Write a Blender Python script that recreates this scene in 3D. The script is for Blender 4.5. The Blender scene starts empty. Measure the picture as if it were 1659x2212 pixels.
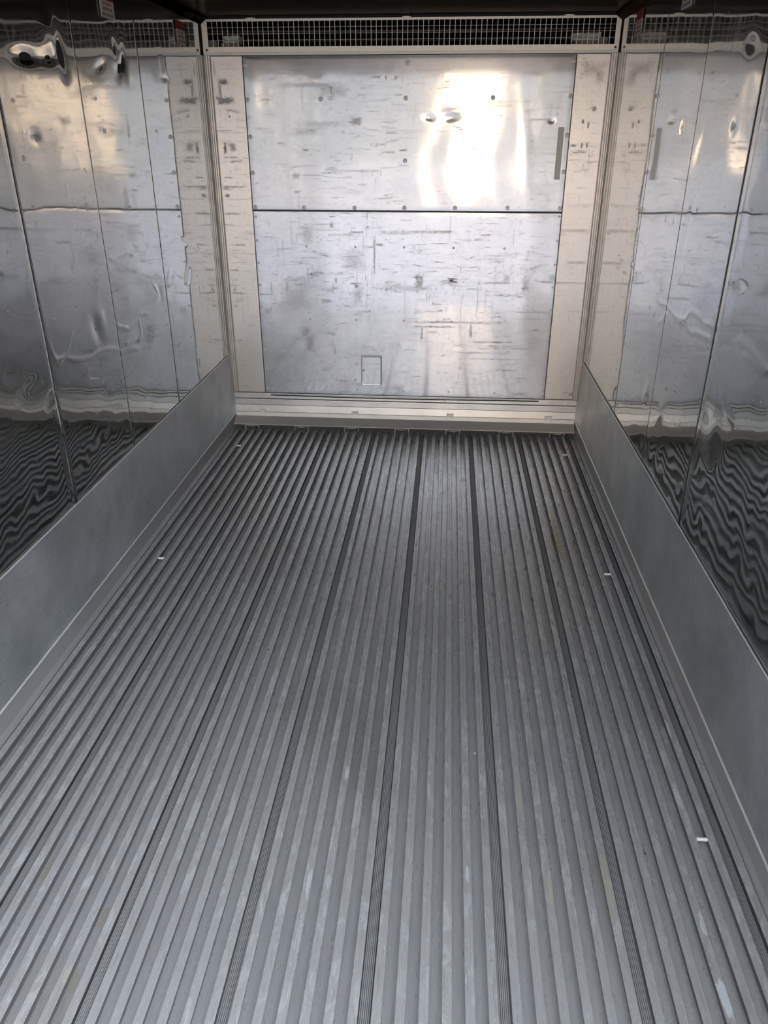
import bpy, bmesh, math, random
import numpy as np
from mathutils import Matrix, Vector

# ------------------------------------------------------------------ camera
S = bpy.context.scene
W, D, ZC = 2.29, 4.885, 2.36            # inner width, distance to end wall, ceiling height
Y0 = 0.60                               # plane of the open doorway
F_PX, CX, CZ, YAW, PITCH, ROLL = 1656.8, 1.4048, 1.7661, -0.0787, -0.4543, 0.0006
f = Vector((math.sin(YAW)*math.cos(PITCH), math.cos(YAW)*math.cos(PITCH), math.sin(PITCH)))
r = Vector((math.cos(YAW), -math.sin(YAW), 0)); u = r.cross(f)
c_, s_ = math.cos(ROLL), math.sin(ROLL)
rr = c_*r + s_*u; uu = -s_*r + c_*u
cam_d = bpy.data.cameras.new('camera'); cam = bpy.data.objects.new('camera', cam_d)
S.collection.objects.link(cam)
cam.matrix_world = Matrix(((rr.x, uu.x, -f.x, CX), (rr.y, uu.y, -f.y, 0), (rr.z, uu.z, -f.z, CZ), (0, 0, 0, 1)))
cam_d.sensor_fit = 'HORIZONTAL'; cam_d.sensor_width = 36; cam_d.lens = F_PX*36/1659
cam_d.clip_start = 0.05
S.camera = cam

# ------------------------------------------------------------------ sky, exposure
EXPOSURE = 1.35
SKY_LOW, SKY_HIGH = (0.50, 0.53, 0.57), (1.46, 1.57, 1.74)
SIDE_TILT = 0.85                         # the sky is brighter towards the sun's side (+x)
SUN_COL, SUN_POWER, SUN_EL, SUN_AZ = (1.0, 0.76, 0.53), 18.0, 9.0, 45.0
S.view_settings.view_transform = 'Standard'; S.view_settings.look = 'None'
S.view_settings.gamma = 1; S.view_settings.use_curve_mapping = False
S.view_settings.exposure = EXPOSURE
S.cycles.max_bounces = 16; S.cycles.glossy_bounces = 14; S.cycles.diffuse_bounces = 5
S.cycles.sample_clamp_indirect = 8; S.cycles.caustics_reflective = True
S.cycles.use_denoising = True

class NT:
    """small node-tree helper"""
    def __init__(s, tree): s.t = tree; s.n = tree.nodes; s.l = tree.links
    def new(s, typ, **kw):
        n = s.n.new(typ)
        for k, v in kw.items(): setattr(n, k, v)
        return n
    def put(s, sock, v):
        if hasattr(v, 'is_output') or isinstance(v, bpy.types.NodeSocket): s.l.new(v, sock)
        else: sock.default_value = v
    def math(s, op, a, b=0.0, c=0.0, clamp=False):
        n = s.new('ShaderNodeMath', operation=op, use_clamp=clamp)
        s.put(n.inputs[0], a); s.put(n.inputs[1], b)
        if len(n.inputs) > 2: s.put(n.inputs[2], c)
        return n.outputs[0]
    def ramp(s, v, a, b, lo=0.0, hi=1.0):
        n = s.new('ShaderNodeMapRange', interpolation_type='SMOOTHSTEP')
        s.put(n.inputs['Value'], v); n.inputs['From Min'].default_value = a; n.inputs['From Max'].default_value = b
        n.inputs['To Min'].default_value = lo; n.inputs['To Max'].default_value = hi
        return n.outputs[0]
    def mix(s, fac, a, b):
        n = s.new('ShaderNodeMix', data_type='RGBA')
        s.put(n.inputs[0], fac)
        s.put(n.inputs[6], a if not isinstance(a, tuple) else (*a[:3], 1)); s.put(n.inputs[7], b if not isinstance(b, tuple) else (*b[:3], 1))
        return n.outputs[2]
    def noise(s, vec, scale, detail=3.0, rough=0.55, dist=0.0):
        n = s.new('ShaderNodeTexNoise'); s.put(n.inputs['Vector'], vec)
        n.inputs['Scale'].default_value = scale; n.inputs['Detail'].default_value = detail
        n.inputs['Roughness'].default_value = rough; n.inputs['Distortion'].default_value = dist
        return n.outputs['Fac']
    def coords(s, sc=(1, 1, 1), rot=(0, 0, 0)):
        t = s.new('ShaderNodeTexCoord'); m = s.new('ShaderNodeMapping')
        s.l.new(t.outputs['Object'], m.inputs['Vector']); m.inputs['Scale'].default_value = sc; m.inputs['Rotation'].default_value = rot
        return m.outputs[0]

world = bpy.data.worlds.new('sky'); S.world = world; world.use_nodes = True
N = NT(world.node_tree); bg = N.n['Background']
tc = N.new('ShaderNodeTexCoord'); sx = N.new('ShaderNodeSeparateXYZ'); N.l.new(tc.outputs['Generated'], sx.inputs[0])
dx, dy, dz = sx.outputs
elev = N.ramp(dz, 0.06, 0.42)
base = N.mix(elev, SKY_LOW, SKY_HIGH)
tilt = N.math('ADD', 1.0, N.math('MULTIPLY', dx, SIDE_TILT))
hs = N.new('ShaderNodeHueSaturation'); N.l.new(base, hs.inputs['Color']); N.l.new(tilt, hs.inputs['Value'])
N.l.new(hs.outputs[0], bg.inputs['Color']); bg.inputs['Strength'].default_value = 1.0
world.cycles.sampling_method = 'MANUAL'; world.cycles.sample_map_resolution = 1024
sun_d = bpy.data.lights.new('sun', 'SUN'); sun_d.energy = SUN_POWER; sun_d.color = SUN_COL; sun_d.angle = math.radians(1.0)
sun = bpy.data.objects.new('sun', sun_d); S.collection.objects.link(sun)
e_, a_ = math.radians(SUN_EL), math.radians(SUN_AZ)
sun.rotation_euler = Vector((math.sin(a_)*math.cos(e_), math.cos(a_)*math.cos(e_), math.sin(e_))).to_track_quat('Z', 'Y').to_euler()

# ------------------------------------------------------------------ materials
def mat(name):
    m = bpy.data.materials.new(name); m.use_nodes = True
    t = NT(m.node_tree); t.n.clear(); t.out = t.new('ShaderNodeOutputMaterial')
    return m, t

def metal(name, col, dark, r1, r2, mixf=0.5, stretch=(1, 1, 1), wear_attr=True, streak=0.3, var=0.12,
          metallic=1.0, bump=None, bump_d=0.0003, dirt_scale=1.0, aniso=0.0, speck=0.0):
    """worn sheet metal: a sharp lobe and a dull lobe, patches of wear and rubbed streaks"""
    m, t = mat(name)
    v = t.coords(); vs = t.coords(stretch)
    big = t.noise(v, 2.2*dirt_scale, 4, 0.6); st = t.noise(vs, 5.0*dirt_scale, 5, 0.65, 0.4); fine = t.noise(vs, 26*dirt_scale, 4, 0.7)
    marks = t.math('MULTIPLY', t.ramp(st, 0.60, 0.74), t.ramp(fine, 0.42, 0.62))
    wear = t.math('MULTIPLY', marks, streak)
    if speck:
        s1 = t.math('MULTIPLY', t.ramp(t.noise(t.coords((1, 1, 2.2)), 48, 5, 0.75), 0.55, 0.68), t.ramp(t.noise(v, 5.5, 3), 0.42, 0.60))
        s2 = t.math('MULTIPLY', t.ramp(t.noise(t.coords((9, 1, 0.9)), 11, 5, 0.72), 0.58, 0.70), t.ramp(t.noise(v, 3.7, 3), 0.45, 0.62))
        s3 = t.math('MULTIPLY', t.ramp(t.noise(t.coords((1.0, 1, 14)), 7, 5, 0.75), 0.56, 0.68), t.ramp(t.noise(v, 4.6, 3), 0.40, 0.60))
        wear = t.math('ADD', wear, t.math('MULTIPLY', t.math('MAXIMUM', s1, t.math('MAXIMUM', s2, s3)), speck))
    if wear_attr:
        a = t.new('ShaderNodeAttribute', attribute_name='wear')
        brk = t.ramp(t.noise(vs, 34, 4, 0.75), 0.30, 0.62, 0.35, 1.0)
        wear = t.math('ADD', wear, t.math('MULTIPLY', a.outputs['Fac'], brk), clamp=True)
    tone = t.math('MULTIPLY', t.math('SUBTRACT', big, 0.5), var*2)
    tone = t.math('ADD', tone, t.math('MULTIPLY', t.math('SUBTRACT', fine, 0.5), var))
    hsv = t.new('ShaderNodeHueSaturation'); hsv.inputs['Color'].default_value = (*col, 1)
    t.l.new(t.math('ADD', tone, 1.0), hsv.inputs['Value'])
    cc = t.mix(wear, hsv.outputs[0], dark)
    rough = lambda base: t.math('ADD', t.math('MULTIPLY', wear, 0.35), t.math('ADD', base, t.math('MULTIPLY', t.math('SUBTRACT', st, 0.45), var*0.6)), clamp=True)
    sh = []
    for ro in (r1, r2):
        p = t.new('ShaderNodeBsdfPrincipled'); t.l.new(cc, p.inputs['Base Color'])
        t.put(p.inputs['Metallic'], t.math('SUBTRACT', metallic, t.math('MULTIPLY', wear, 0.7), clamp=True))
        t.l.new(rough(ro), p.inputs['Roughness']); sh.append(p)
        if aniso: p.inputs['Anisotropic'].default_value = aniso
        if bump is not None:
            b = t.new('ShaderNodeBump'); b.inputs['Distance'].default_value = bump_d; b.inputs['Strength'].default_value = 1
            t.l.new(bump(t), b.inputs['Height']); t.l.new(b.outputs[0], p.inputs['Normal'])
    mx = t.new('ShaderNodeMixShader')
    t.put(mx.inputs[0], t.ramp(big, 0.3, 0.7, mixf-0.12, mixf+0.12))
    t.l.new(sh[0].outputs[0], mx.inputs[1]); t.l.new(sh[1].outputs[0], mx.inputs[2]); t.l.new(mx.outputs[0], t.out.inputs[0])
    return m

def plain(name, col, rough=0.6, metallic=0.0, var=0.15, scale=30):
    m, t = mat(name)
    n = t.noise(t.coords(), scale, 4)
    p = t.new('ShaderNodeBsdfPrincipled')
    t.l.new(t.mix(n, tuple(c*(1-var) for c in col), tuple(min(1, c*(1+var)) for c in col)), p.inputs['Base Color'])
    p.inputs['Roughness'].default_value = rough; p.inputs['Metallic'].default_value = metallic
    t.l.new(p.outputs[0], t.out.inputs[0]); return m

brush_x = lambda t: t.noise(t.coords((4, 1, 260)), 3.0, 3, 0.6)
M_end = metal('end_sheet_steel', (0.50, 0.505, 0.51), (0.10, 0.09, 0.08), 0.06, 0.34, 0.52, (1.2, 1, 6), streak=0.45, var=0.18, speck=0.30)
M_low = metal('lower_sheet_steel', (0.56, 0.57, 0.595), (0.10, 0.09, 0.08), 0.08, 0.38, 0.58, (1.2, 1, 6), streak=0.75, var=0.20, speck=0.42)
M_strip = metal('side_strip_aluminium', (0.60, 0.58, 0.55), (0.08, 0.06, 0.05), 0.30, 0.48, 0.5, (1.2, 1, 5), streak=0.35, var=0.12, speck=0.30)
M_side = metal('side_wall_steel', (0.53, 0.535, 0.53), (0.06, 0.055, 0.05), 0.03, 0.20, 0.22, (1, 0.7, 6), streak=0.30, var=0.14, speck=0.22)
def ribs_z(t):
    w = t.new('ShaderNodeTexWave', wave_type='BANDS', bands_direction='Z'); t.l.new(t.coords((1, 0.04, 1)), w.inputs['Vector'])
    w.inputs['Scale'].default_value = 52; w.inputs['Distortion'].default_value = 1.2; w.inputs['Detail Scale'].default_value = 3
    return w.outputs['Fac']
M_kick = metal('ribbed_kick_aluminium', (0.56, 0.575, 0.58), (0.26, 0.22, 0.22), 0.32, 0.5, 0.6, (1, 3.5, 0.9), streak=0.5, var=0.32,
               wear_attr=False, bump=ribs_z, bump_d=0.0012, metallic=0.6)
def dress_kick(m):
    t = NT(m.node_tree)
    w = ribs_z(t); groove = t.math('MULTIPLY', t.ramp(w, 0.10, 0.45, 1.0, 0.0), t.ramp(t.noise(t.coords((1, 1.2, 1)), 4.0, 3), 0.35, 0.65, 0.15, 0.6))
    scr = t.math('MULTIPLY', t.ramp(t.noise(t.coords((1, 9, 0.8)), 9, 4, 0.7), 0.60, 0.72), t.ramp(t.noise(t.coords((1, 2, 6)), 5, 3), 0.40, 0.62, 0.0, 0.8))
    blot = t.ramp(t.noise(t.coords((1, 1, 1.4)), 3.1, 4, 0.65), 0.35, 0.70, 0.0, 0.45)
    for p in [n for n in t.n if n.type == 'BSDF_PRINCIPLED']:
        src = p.inputs['Base Color'].links[0].from_socket
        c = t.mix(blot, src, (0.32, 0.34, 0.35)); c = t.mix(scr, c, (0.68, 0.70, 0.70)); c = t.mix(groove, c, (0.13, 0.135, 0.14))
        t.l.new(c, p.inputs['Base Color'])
dress_kick(M_kick)
M_gut = metal('gutter_aluminium', (0.38, 0.375, 0.37), (0.15, 0.15, 0.14), 0.4, 0.55, 0.6, (2, 0.2, 8), wear_attr=False, streak=0.4, metallic=0.35)
M_edge = metal('bright_edge_aluminium', (0.74, 0.74, 0.70), (0.30, 0.28, 0.22), 0.35, 0.5, 0.6, (8, 2, 8), wear_attr=False, streak=0.4, metallic=0.35)
M_trim = plain('corner_trim_aluminium', (0.66, 0.63, 0.58), 0.36, 0.7, 0.08, 6)
M_sill = metal('sill_aluminium', (0.60, 0.60, 0.59), (0.14, 0.13, 0.12), 0.24, 0.42, 0.6, (1.2, 4, 8), wear_attr=False, streak=0.5, var=0.12)
M_lip = metal('lip_aluminium', (0.56, 0.53, 0.49), (0.14, 0.12, 0.11), 0.30, 0.45, 0.6, (1.2, 4, 8), wear_attr=False, streak=0.5, var=0.12, metallic=0.5)
M_mesh = plain('grille_aluminium', (0.60, 0.57, 0.51), 0.42, 0.85, 0.15, 40)
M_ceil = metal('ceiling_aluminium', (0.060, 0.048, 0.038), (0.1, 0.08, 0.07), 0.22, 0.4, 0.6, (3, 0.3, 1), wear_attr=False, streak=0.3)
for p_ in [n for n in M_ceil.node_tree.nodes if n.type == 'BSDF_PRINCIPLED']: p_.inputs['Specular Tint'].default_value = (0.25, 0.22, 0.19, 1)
M_dark = plain('dark_sealant', (0.030, 0.027, 0.025), 0.7)
M_core = plain('wall_core', (0.10, 0.095, 0.09), 0.8)
M_black = plain('plenum_black', (0.012, 0.012, 0.012), 0.8)
M_screw = plain('screw_steel', (0.74, 0.72, 0.68), 0.42, 0.3, 0.1)
M_rust = plain('rusty_recess', (0.075, 0.045, 0.032), 0.75)
M_white = plain('white_sticker', (0.62, 0.55, 0.47), 0.5, 0, 0.06)
M_red = plain('red_band', (0.20, 0.012, 0.010), 0.5)
M_redt = plain('red_lettering', (0.42, 0.10, 0.09), 0.5)
M_brownt = plain('brown_lettering', (0.16, 0.10, 0.07), 0.5)
M_pin = plain('white_pin', (0.82, 0.80, 0.76), 0.4, 0.2, 0.05)
M_strip2 = plain('grey_strip_foil', (0.42, 0.43, 0.41), 0.5, 0.4, 0.06)
M_duct = plain('brown_duct', (0.30, 0.24, 0.18), 0.7, 0, 0.3, 18)
M_tape = plain('pale_tape', (0.62, 0.58, 0.50), 0.5, 0, 0.25, 60)
M_pipe = plain('evaporator_pipe', (0.16, 0.15, 0.14), 0.4, 0.8)
M_ground = plain('concrete', (0.25, 0.27, 0.31), 0.9, 0, 0.25, 4)
M_reflector = plain('cream_reflector', (0.80, 0.74, 0.66), 0.9, 0, 0.12, 1.5)
M_chip = plain('white_chip', (0.85, 0.84, 0.80), 0.6)
M_stone = plain('dark_grit', (0.05, 0.045, 0.04), 0.8)

WH, BE, YE_, DK = (0.88, 0.90, 0.92), (0.66, 0.61, 0.50), (0.34, 0.29, 0.14), (0.10, 0.10, 0.095)
FLOOR_SPOTS = [  # dried smears of paint and dirt: x, y, half sizes, strength, colour
    (1.99, 3.38, 0.020, 0.22, 0.55, YE_), (2.186, 2.041, 0.010, 0.045, 0.9, WH), (2.146, 1.748, 0.008, 0.05, 0.8, WH), (0.012, 2.22, 0.015, 0.035, 0.9, WH), (2.098, 1.146, 0.013, 0.045, 0.95, WH),
    (0.378, 1.371, 0.010, 0.045, 0.8, BE), (0.58, 1.08, 0.012, 0.03, 0.75, BE), (0.587, 1.249, 0.011, 0.03, 0.8, BE), (1.733, 1.401, 0.009, 0.05, 0.8, BE), (1.673, 1.711, 0.008, 0.07, 0.8, BE), (1.883, 1.44, 0.011, 0.10, 0.7, BE),
    (1.243, 2.169, 0.006, 0.04, 0.7, WH), (2.10, 1.325, 0.008, 0.03, 0.8, WH), (1.099, 1.371, 0.006, 0.035, 0.7, WH), (1.152, 1.762, 0.007, 0.025, 0.8, WH), (0.962, 1.44, 0.005, 0.03, 0.7, WH), (1.516, 1.426, 0.006, 0.03, 0.7, WH), (1.60, 2.507, 0.008, 0.12, 0.6, DK)]
def floor_mat():
    m, t = mat('worn_floor_aluminium')
    v = t.coords(); vy = t.coords((1, 0.10, 1)); vm = t.coords((1, 0.35, 1))
    geo = t.new('ShaderNodeNewGeometry'); px = t.new('ShaderNodeSeparateXYZ'); t.l.new(geo.outputs['Position'], px.inputs[0])
    top = t.ramp(px.outputs[2], -0.004, -0.001)
    big = t.noise(v, 1.6, 3); st = t.noise(vy, 60, 5, 0.7); sp = t.noise(vm, 34, 5, 0.72, 0.8); sp2 = t.noise(vm, 110, 3, 0.6)
    col = t.mix(big, (0.52, 0.52, 0.525), (0.62, 0.615, 0.60))
    col = t.mix(t.math('SUBTRACT', 1.0, top), col, (0.74, 0.735, 0.73))  # gaps painted lighter to make up for the light lost in them
    col = t.mix(t.ramp(st, 0.45, 0.75, 0, 0.35), col, (0.36, 0.355, 0.345))
    scuff = t.math('MULTIPLY', t.math('MULTIPLY', t.ramp(sp, 0.50, 0.60), t.ramp(t.noise(v, 3.2, 3), 0.36, 0.58, 0.15, 1.0)), top)
    col = t.mix(t.math('MULTIPLY', scuff, 0.75), col, (0.76, 0.76, 0.76))
    fleck = t.math('MULTIPLY', t.ramp(sp2, 0.68, 0.71), t.math('ADD', t.math('MULTIPLY', top, 0.8), 0.12))
    col = t.mix(fleck, col, (0.78, 0.78, 0.75))
    grime = t.math('MULTIPLY', t.ramp(t.noise(t.coords((1, 0.07, 1)), 130, 4, 0.75), 0.55, 0.66), t.math('ADD', t.math('MULTIPLY', top, 0.26), 0.05))
    col = t.mix(grime, col, (0.20, 0.165, 0.155))
    stn = t.ramp(t.noise(t.coords((1, 0.4, 1)), 1.9, 3), 0.54, 0.70, 0, 0.35)
    col = t.mix(stn, col, (0.36, 0.31, 0.24))
    def spot(x, y, hx, hy, ragged=0.9):
        ax = t.math('MULTIPLY', t.math('SUBTRACT', px.outputs[0], x), 1/hx); ay = t.math('MULTIPLY', t.math('SUBTRACT', px.outputs[1], y), 1/hy)
        d2 = t.math('SQRT', t.math('ADD', t.math('MULTIPLY', ax, ax), t.math('MULTIPLY', ay, ay)))
        return t.ramp(t.math('ADD', d2, t.math('MULTIPLY', t.math('SUBTRACT', t.noise(vm, 70, 3), 0.5), ragged*2.2)), 0.85, 1.1, 1.0, 0.0)
    for (x, y, hx, hy, k, c) in FLOOR_SPOTS:
        col = t.mix(t.math('MULTIPLY', spot(x, y, hx, hy), k), col, c)
    p = t.new('ShaderNodeBsdfPrincipled'); t.l.new(col, p.inputs['Base Color'])
    p.inputs['Metallic'].default_value = 0.52
    t.l.new(t.ramp(st, 0.2, 0.8, 0.23, 0.38), p.inputs['Roughness'])
    b = t.new('ShaderNodeBump'); b.inputs['Distance'].default_value = 0.0006; t.l.new(st, b.inputs['Height']); t.l.new(b.outputs[0], p.inputs['Normal'])
    t.l.new(p.outputs[0], t.out.inputs[0]); return m
M_floor = floor_mat()
M_rail_shade = plain('rail_side_shade', (0.17, 0.165, 0.165), 0.6, 0.1, 0.2, 20)  # shade of the undercut put into the colour of the rail sides

# ------------------------------------------------------------------ builders
COL = S.collection
def link(name, me, parent=None, m=None):
    o = bpy.data.objects.new(name, me); COL.objects.link(o)
    if parent: o.parent = parent
    if m and me is not None and not me.materials: me.materials.append(m)
    return o
def empty(name, loc=(0, 0, 0)):
    o = bpy.data.objects.new(name, None); COL.objects.link(o); o.location = loc; o.empty_display_size = 0.1; return o
def tag(o, label=None, cat=None, group=None, kind=None):
    for k, v in (('label', label), ('category', cat), ('group', group), ('kind', kind)):
        if v: o[k] = v
    return o
def local(o, parent):
    """mesh is written in world coordinates: keep it there under a moved parent"""
    o.matrix_parent_inverse = Matrix.Translation(-parent.location)
    return o

class B:
    """collects boxes, prisms, discs and tubes into ONE mesh"""
    def __init__(s): s.bm = bmesh.new()
    def box(s, a, b, bevel=0.0):
        vs = [s.bm.verts.new((x, y, z)) for x in (a[0], b[0]) for y in (a[1], b[1]) for z in (a[2], b[2])]
        fs = [(0, 1, 3, 2), (4, 6, 7, 5), (0, 4, 5, 1), (2, 3, 7, 6), (0, 2, 6, 4), (1, 5, 7, 3)]
        nf = [s.bm.faces.new([vs[i] for i in q]) for q in fs]
        if bevel:
            es = list({e for q in nf for e in q.edges})
            bmesh.ops.bevel(s.bm, geom=es, offset=bevel, segments=2, affect='EDGES')
        return s
    def prism(s, prof, axis, a, b, closed=True):
        """profile of 2D points pushed along axis 'x' (prof=(y,z)), 'y' (x,z) or 'z' (x,y)"""
        f = {'x': lambda p, t: (t, p[0], p[1]), 'y': lambda p, t: (p[0], t, p[1]), 'z': lambda p, t: (p[0], p[1], t)}[axis]
        A = [s.bm.verts.new(f(p, a)) for p in prof]; Bv = [s.bm.verts.new(f(p, b)) for p in prof]
        n = len(prof)
        for i in range(n if closed else n-1):
            j = (i+1) % n; s.bm.faces.new((A[i], A[j], Bv[j], Bv[i]))
        if closed: s.bm.faces.new(A[::-1]); s.bm.faces.new(Bv)
        return s
    def tube(s, pts, r, seg=8, cap=True):
        rings = []; pts = [Vector(p) for p in pts]
        for i, p in enumerate(pts):
            d = (pts[min(i+1, len(pts)-1)] - pts[max(i-1, 0)]).normalized()
            h = Vector((0, 0, 1)) if abs(d.z) < 0.9 else Vector((1, 0, 0))
            e1 = d.cross(h).normalized(); e2 = d.cross(e1)
            rings.append([s.bm.verts.new(p + r*(math.cos(k*2*math.pi/seg)*e1 + math.sin(k*2*math.pi/seg)*e2)) for k in range(seg)])
        for a, b in zip(rings, rings[1:]):
            for k in range(seg): s.bm.faces.new((a[k], a[(k+1) % seg], b[(k+1) % seg], b[k]))
        if cap: s.bm.faces.new(rings[0][::-1]); s.bm.faces.new(rings[-1])
        return s
    def lathe(s, c, n, prof, seg=20):
        """profile of (radius, height) spun about axis n at c"""
        n = Vector(n).normalized(); h = Vector((0, 0, 1)) if abs(n.z) < 0.9 else Vector((1, 0, 0))
        e1 = n.cross(h).normalized(); e2 = n.cross(e1); c = Vector(c); rings = []
        for rad, ht in prof:
            if rad < 1e-6: rings.append([s.bm.verts.new(c+n*ht)]); continue
            rings.append([s.bm.verts.new(c + n*ht + rad*(math.cos(k*2*math.pi/seg)*e1 + math.sin(k*2*math.pi/seg)*e2)) for k in range(seg)])
        for a, b in zip(rings, rings[1:]):
            for k in range(seg):
                k2 = (k+1) % seg
                if len(a) == 1: s.bm.faces.new((a[0], b[k], b[k2]))
                elif len(b) == 1: s.bm.faces.new((a[k], b[0], a[k2]))
                else: s.bm.faces.new((a[k], b[k], b[k2], a[k2]))
        return s
    def mesh(s, name, smooth=False, recalc=True):
        if recalc: bmesh.ops.recalc_face_normals(s.bm, faces=s.bm.faces)
        me = bpy.data.meshes.new(name); s.bm.to_mesh(me); s.bm.free()
        if smooth: me.shade_smooth()
        return me
    def obj(s, name, m, parent=None, smooth=False):
        o = link(name, s.mesh(name, smooth), parent, m)
        if parent: local(o, parent)
        return o

def vnoise(x, y, seed):
    rs = np.random.RandomState(seed); G = rs.rand(256, 256)
    xi = np.floor(x).astype(int); yi = np.floor(y).astype(int); fx = x-xi; fy = y-yi
    fx = fx*fx*fx*(fx*(fx*6-15)+10); fy = fy*fy*fy*(fy*(fy*6-15)+10)
    g = lambda a, b: G[a % 256, b % 256]
    return ((g(xi, yi)*(1-fx)+g(xi+1, yi)*fx)*(1-fy)+(g(xi, yi+1)*(1-fx)+g(xi+1, yi+1)*fx)*fy)*2-1
def gauss(X, Z, cx, cz, sx, sz, rot=0.0):
    c, s = math.cos(rot), math.sin(rot); a = (X-cx)*c+(Z-cz)*s; b = -(X-cx)*s+(Z-cz)*c
    return np.exp(-(a/sx)**2-(b/sz)**2)
def seg_dist(X, Z, p, q):
    px, pz = p; dx_, dz_ = q[0]-p[0], q[1]-p[1]; L = dx_*dx_+dz_*dz_ + 1e-9
    t = np.clip(((X-px)*dx_+(Z-pz)*dz_)/L, 0, 1)
    return np.hypot(X-px-t*dx_, Z-pz-t*dz_)
def poly_dist(X, Z, pts):
    d = seg_dist(X, Z, pts[0], pts[1])
    for a, b in zip(pts[1:], pts[2:]): d = np.minimum(d, seg_dist(X, Z, a, b))
    return d
def sheet(name, parent, m, place, a0, a1, z0, z1, step, disp, wear=None, depth=0.004):
    """finely divided metal sheet; place(a, z, d) gives the point d metres in front of the wall plane"""
    na = max(2, int(round((a1-a0)/step))+1); nz = max(2, int(round((z1-z0)/step))+1)
    A, Z = np.meshgrid(np.linspace(a0, a1, na), np.linspace(z0, z1, nz))
    d = disp(A, Z); co = place(A, Z, d).reshape(-1, 3)
    idx = np.arange(na*nz).reshape(nz, na)
    q = np.stack([idx[:-1, :-1], idx[:-1, 1:], idx[1:, 1:], idx[1:, :-1]], -1).reshape(-1, 4)
    ring = np.concatenate([idx[0, :], idx[1:, -1], idx[-1, -2::-1], idx[-2:0:-1, 0]])
    back = place(A, Z, d*0-depth).reshape(-1, 3)[ring]; nb = len(ring); base = na*nz
    rq = np.array([[ring[i], base+i, base+(i+1) % nb, ring[(i+1) % nb]] for i in range(nb)])
    p0, p1, p2 = co[q[0, 0]], co[q[0, 1]], co[q[0, 3]]
    nrm = np.cross(p1-p0, p2-p0); want = (place(A[:1, :1], Z[:1, :1], np.ones((1, 1)))-place(A[:1, :1], Z[:1, :1], np.zeros((1, 1)))).reshape(3)
    if nrm @ want < 0: q = q[:, ::-1]; rq = rq[:, ::-1]
    me = bpy.data.meshes.new(name)
    me.from_pydata(np.concatenate([co, back]).tolist(), [], np.concatenate([q, rq]).tolist())
    me.polygons.foreach_set('use_smooth', [True]*len(q)+[False]*len(rq))
    ws = np.zeros(base+nb)
    if wear is not None: ws[:base] = np.clip(wear(A, Z), 0, 1).ravel()
    at = me.attributes.new('wear', 'FLOAT', 'POINT'); at.data.foreach_set('value', ws.astype(np.float32))
    me.update(); return link(name, me, parent, m)
def marks(lst, A, Z):
    w = np.zeros_like(A)
    for (a, z, ha, hz, s) in lst:
        e = np.maximum(np.abs(A-a)/ha, np.abs(Z-z)/hz) + 0.35*vnoise(A*90, Z*90, 5)
        w = np.maximum(w, 0.75*s*np.clip((1.3-e)*1.2, 0, 1))
    return w
def scatter_marks(seed, n, a0, a1, z0, z1, horiz=0.75, smax=0.6):
    rs = random.Random(seed); L = []
    for _ in range(n):
        a, z = rs.uniform(a0, a1), rs.uniform(z0, z1); k = rs.uniform(0.006, 0.03) if rs.random() < 0.8 else rs.uniform(0.03, 0.08)
        t = rs.uniform(0.0018, 0.004)
        L.append((a, z, k, t, rs.uniform(0.2, smax)) if rs.random() < horiz else (a, z, t, k, rs.uniform(0.15, smax)))
    return L

# ------------------------------------------------------------------ ground outside
tag(B().box((-60, -70, -0.5), (60, Y0-0.02, -0.35)).obj('ground', M_ground), kind='structure')

# unseen cream walls, added to catch the sun and give the metal warm reflections
for nm, x0, x1, y, h in (('wall_reflector_near', 0.66, 3.4, -25.0, 8.0), ('wall_reflector_far', -25.0, -17.2, -50.0, 13.0)):
    tag(B().box((x0, y-0.4, -0.35), (x1, y, h)).obj(nm, M_reflector), kind='structure')

# ------------------------------------------------------------------ floor: base plate, T rails, ridged joints
PITCH_R, S0, RH = 0.05265, 0.6606, 0.030
floor = tag(empty('floor'), kind='structure')
YE = D-0.045
B().box((-0.06, Y0, -0.10), (W+0.06, D+0.08, -RH)).obj('base_plate', M_floor, floor)
def rail_mesh(xl, w=0.0225):
    x1, x2 = xl, xl+w; xm = (x1+x2)/2; h = -RH
    pr = [(x1+0.0012, 0.0), (x1, -0.0012), (x1, -0.0034), (x1+0.001, -0.0042), (xm-0.0026, -0.0052), (xm-0.0024, h+0.003), (xm-0.005, h+0.0005), (xm-0.006, h),
          (xm+0.006, h), (xm+0.005, h+0.0005), (xm+0.0024, h+0.003), (xm+0.0026, -0.0052), (x2-0.001, -0.0042), (x2, -0.0034), (x2, -0.0012), (x2-0.0012, 0.0),
          (xm+0.0012, 0.0), (xm+0.0006, -0.0008), (xm-0.0006, -0.0008), (xm-0.0012, 0.0)]
    return pr
rs = random.Random(4)
for j in range(-12, 31):
    xl = S0 + 0.0015 + j*PITCH_R
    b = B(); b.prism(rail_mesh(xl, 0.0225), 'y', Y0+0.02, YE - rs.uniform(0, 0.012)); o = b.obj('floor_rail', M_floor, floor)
    o.data.materials.append(M_rail_shade)                                  # shade under the flange, painted dark on the rail's sides and underside
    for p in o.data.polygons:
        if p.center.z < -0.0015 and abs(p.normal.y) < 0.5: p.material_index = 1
for k in range(-2, 6):                                                # ridged joint beside the rail at each plank edge
    x = S0 + k*6*PITCH_R; x0 = x-0.0278; n = 6; w = (x-0.001-x0)/n; z = -0.014
    pr = [(x0, -RH-0.002)]
    for i in range(n): pr += [(x0+i*w, z-0.004), (x0+(i+0.25)*w, z), (x0+(i+0.75)*w, z), (x0+(i+0.98)*w, z-0.004)]
    pr.append((x0+n*w, -RH-0.002))
    B().prism(pr, 'y', Y0+0.02, YE-0.01).obj('plank_joint', M_gut, floor)
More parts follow.
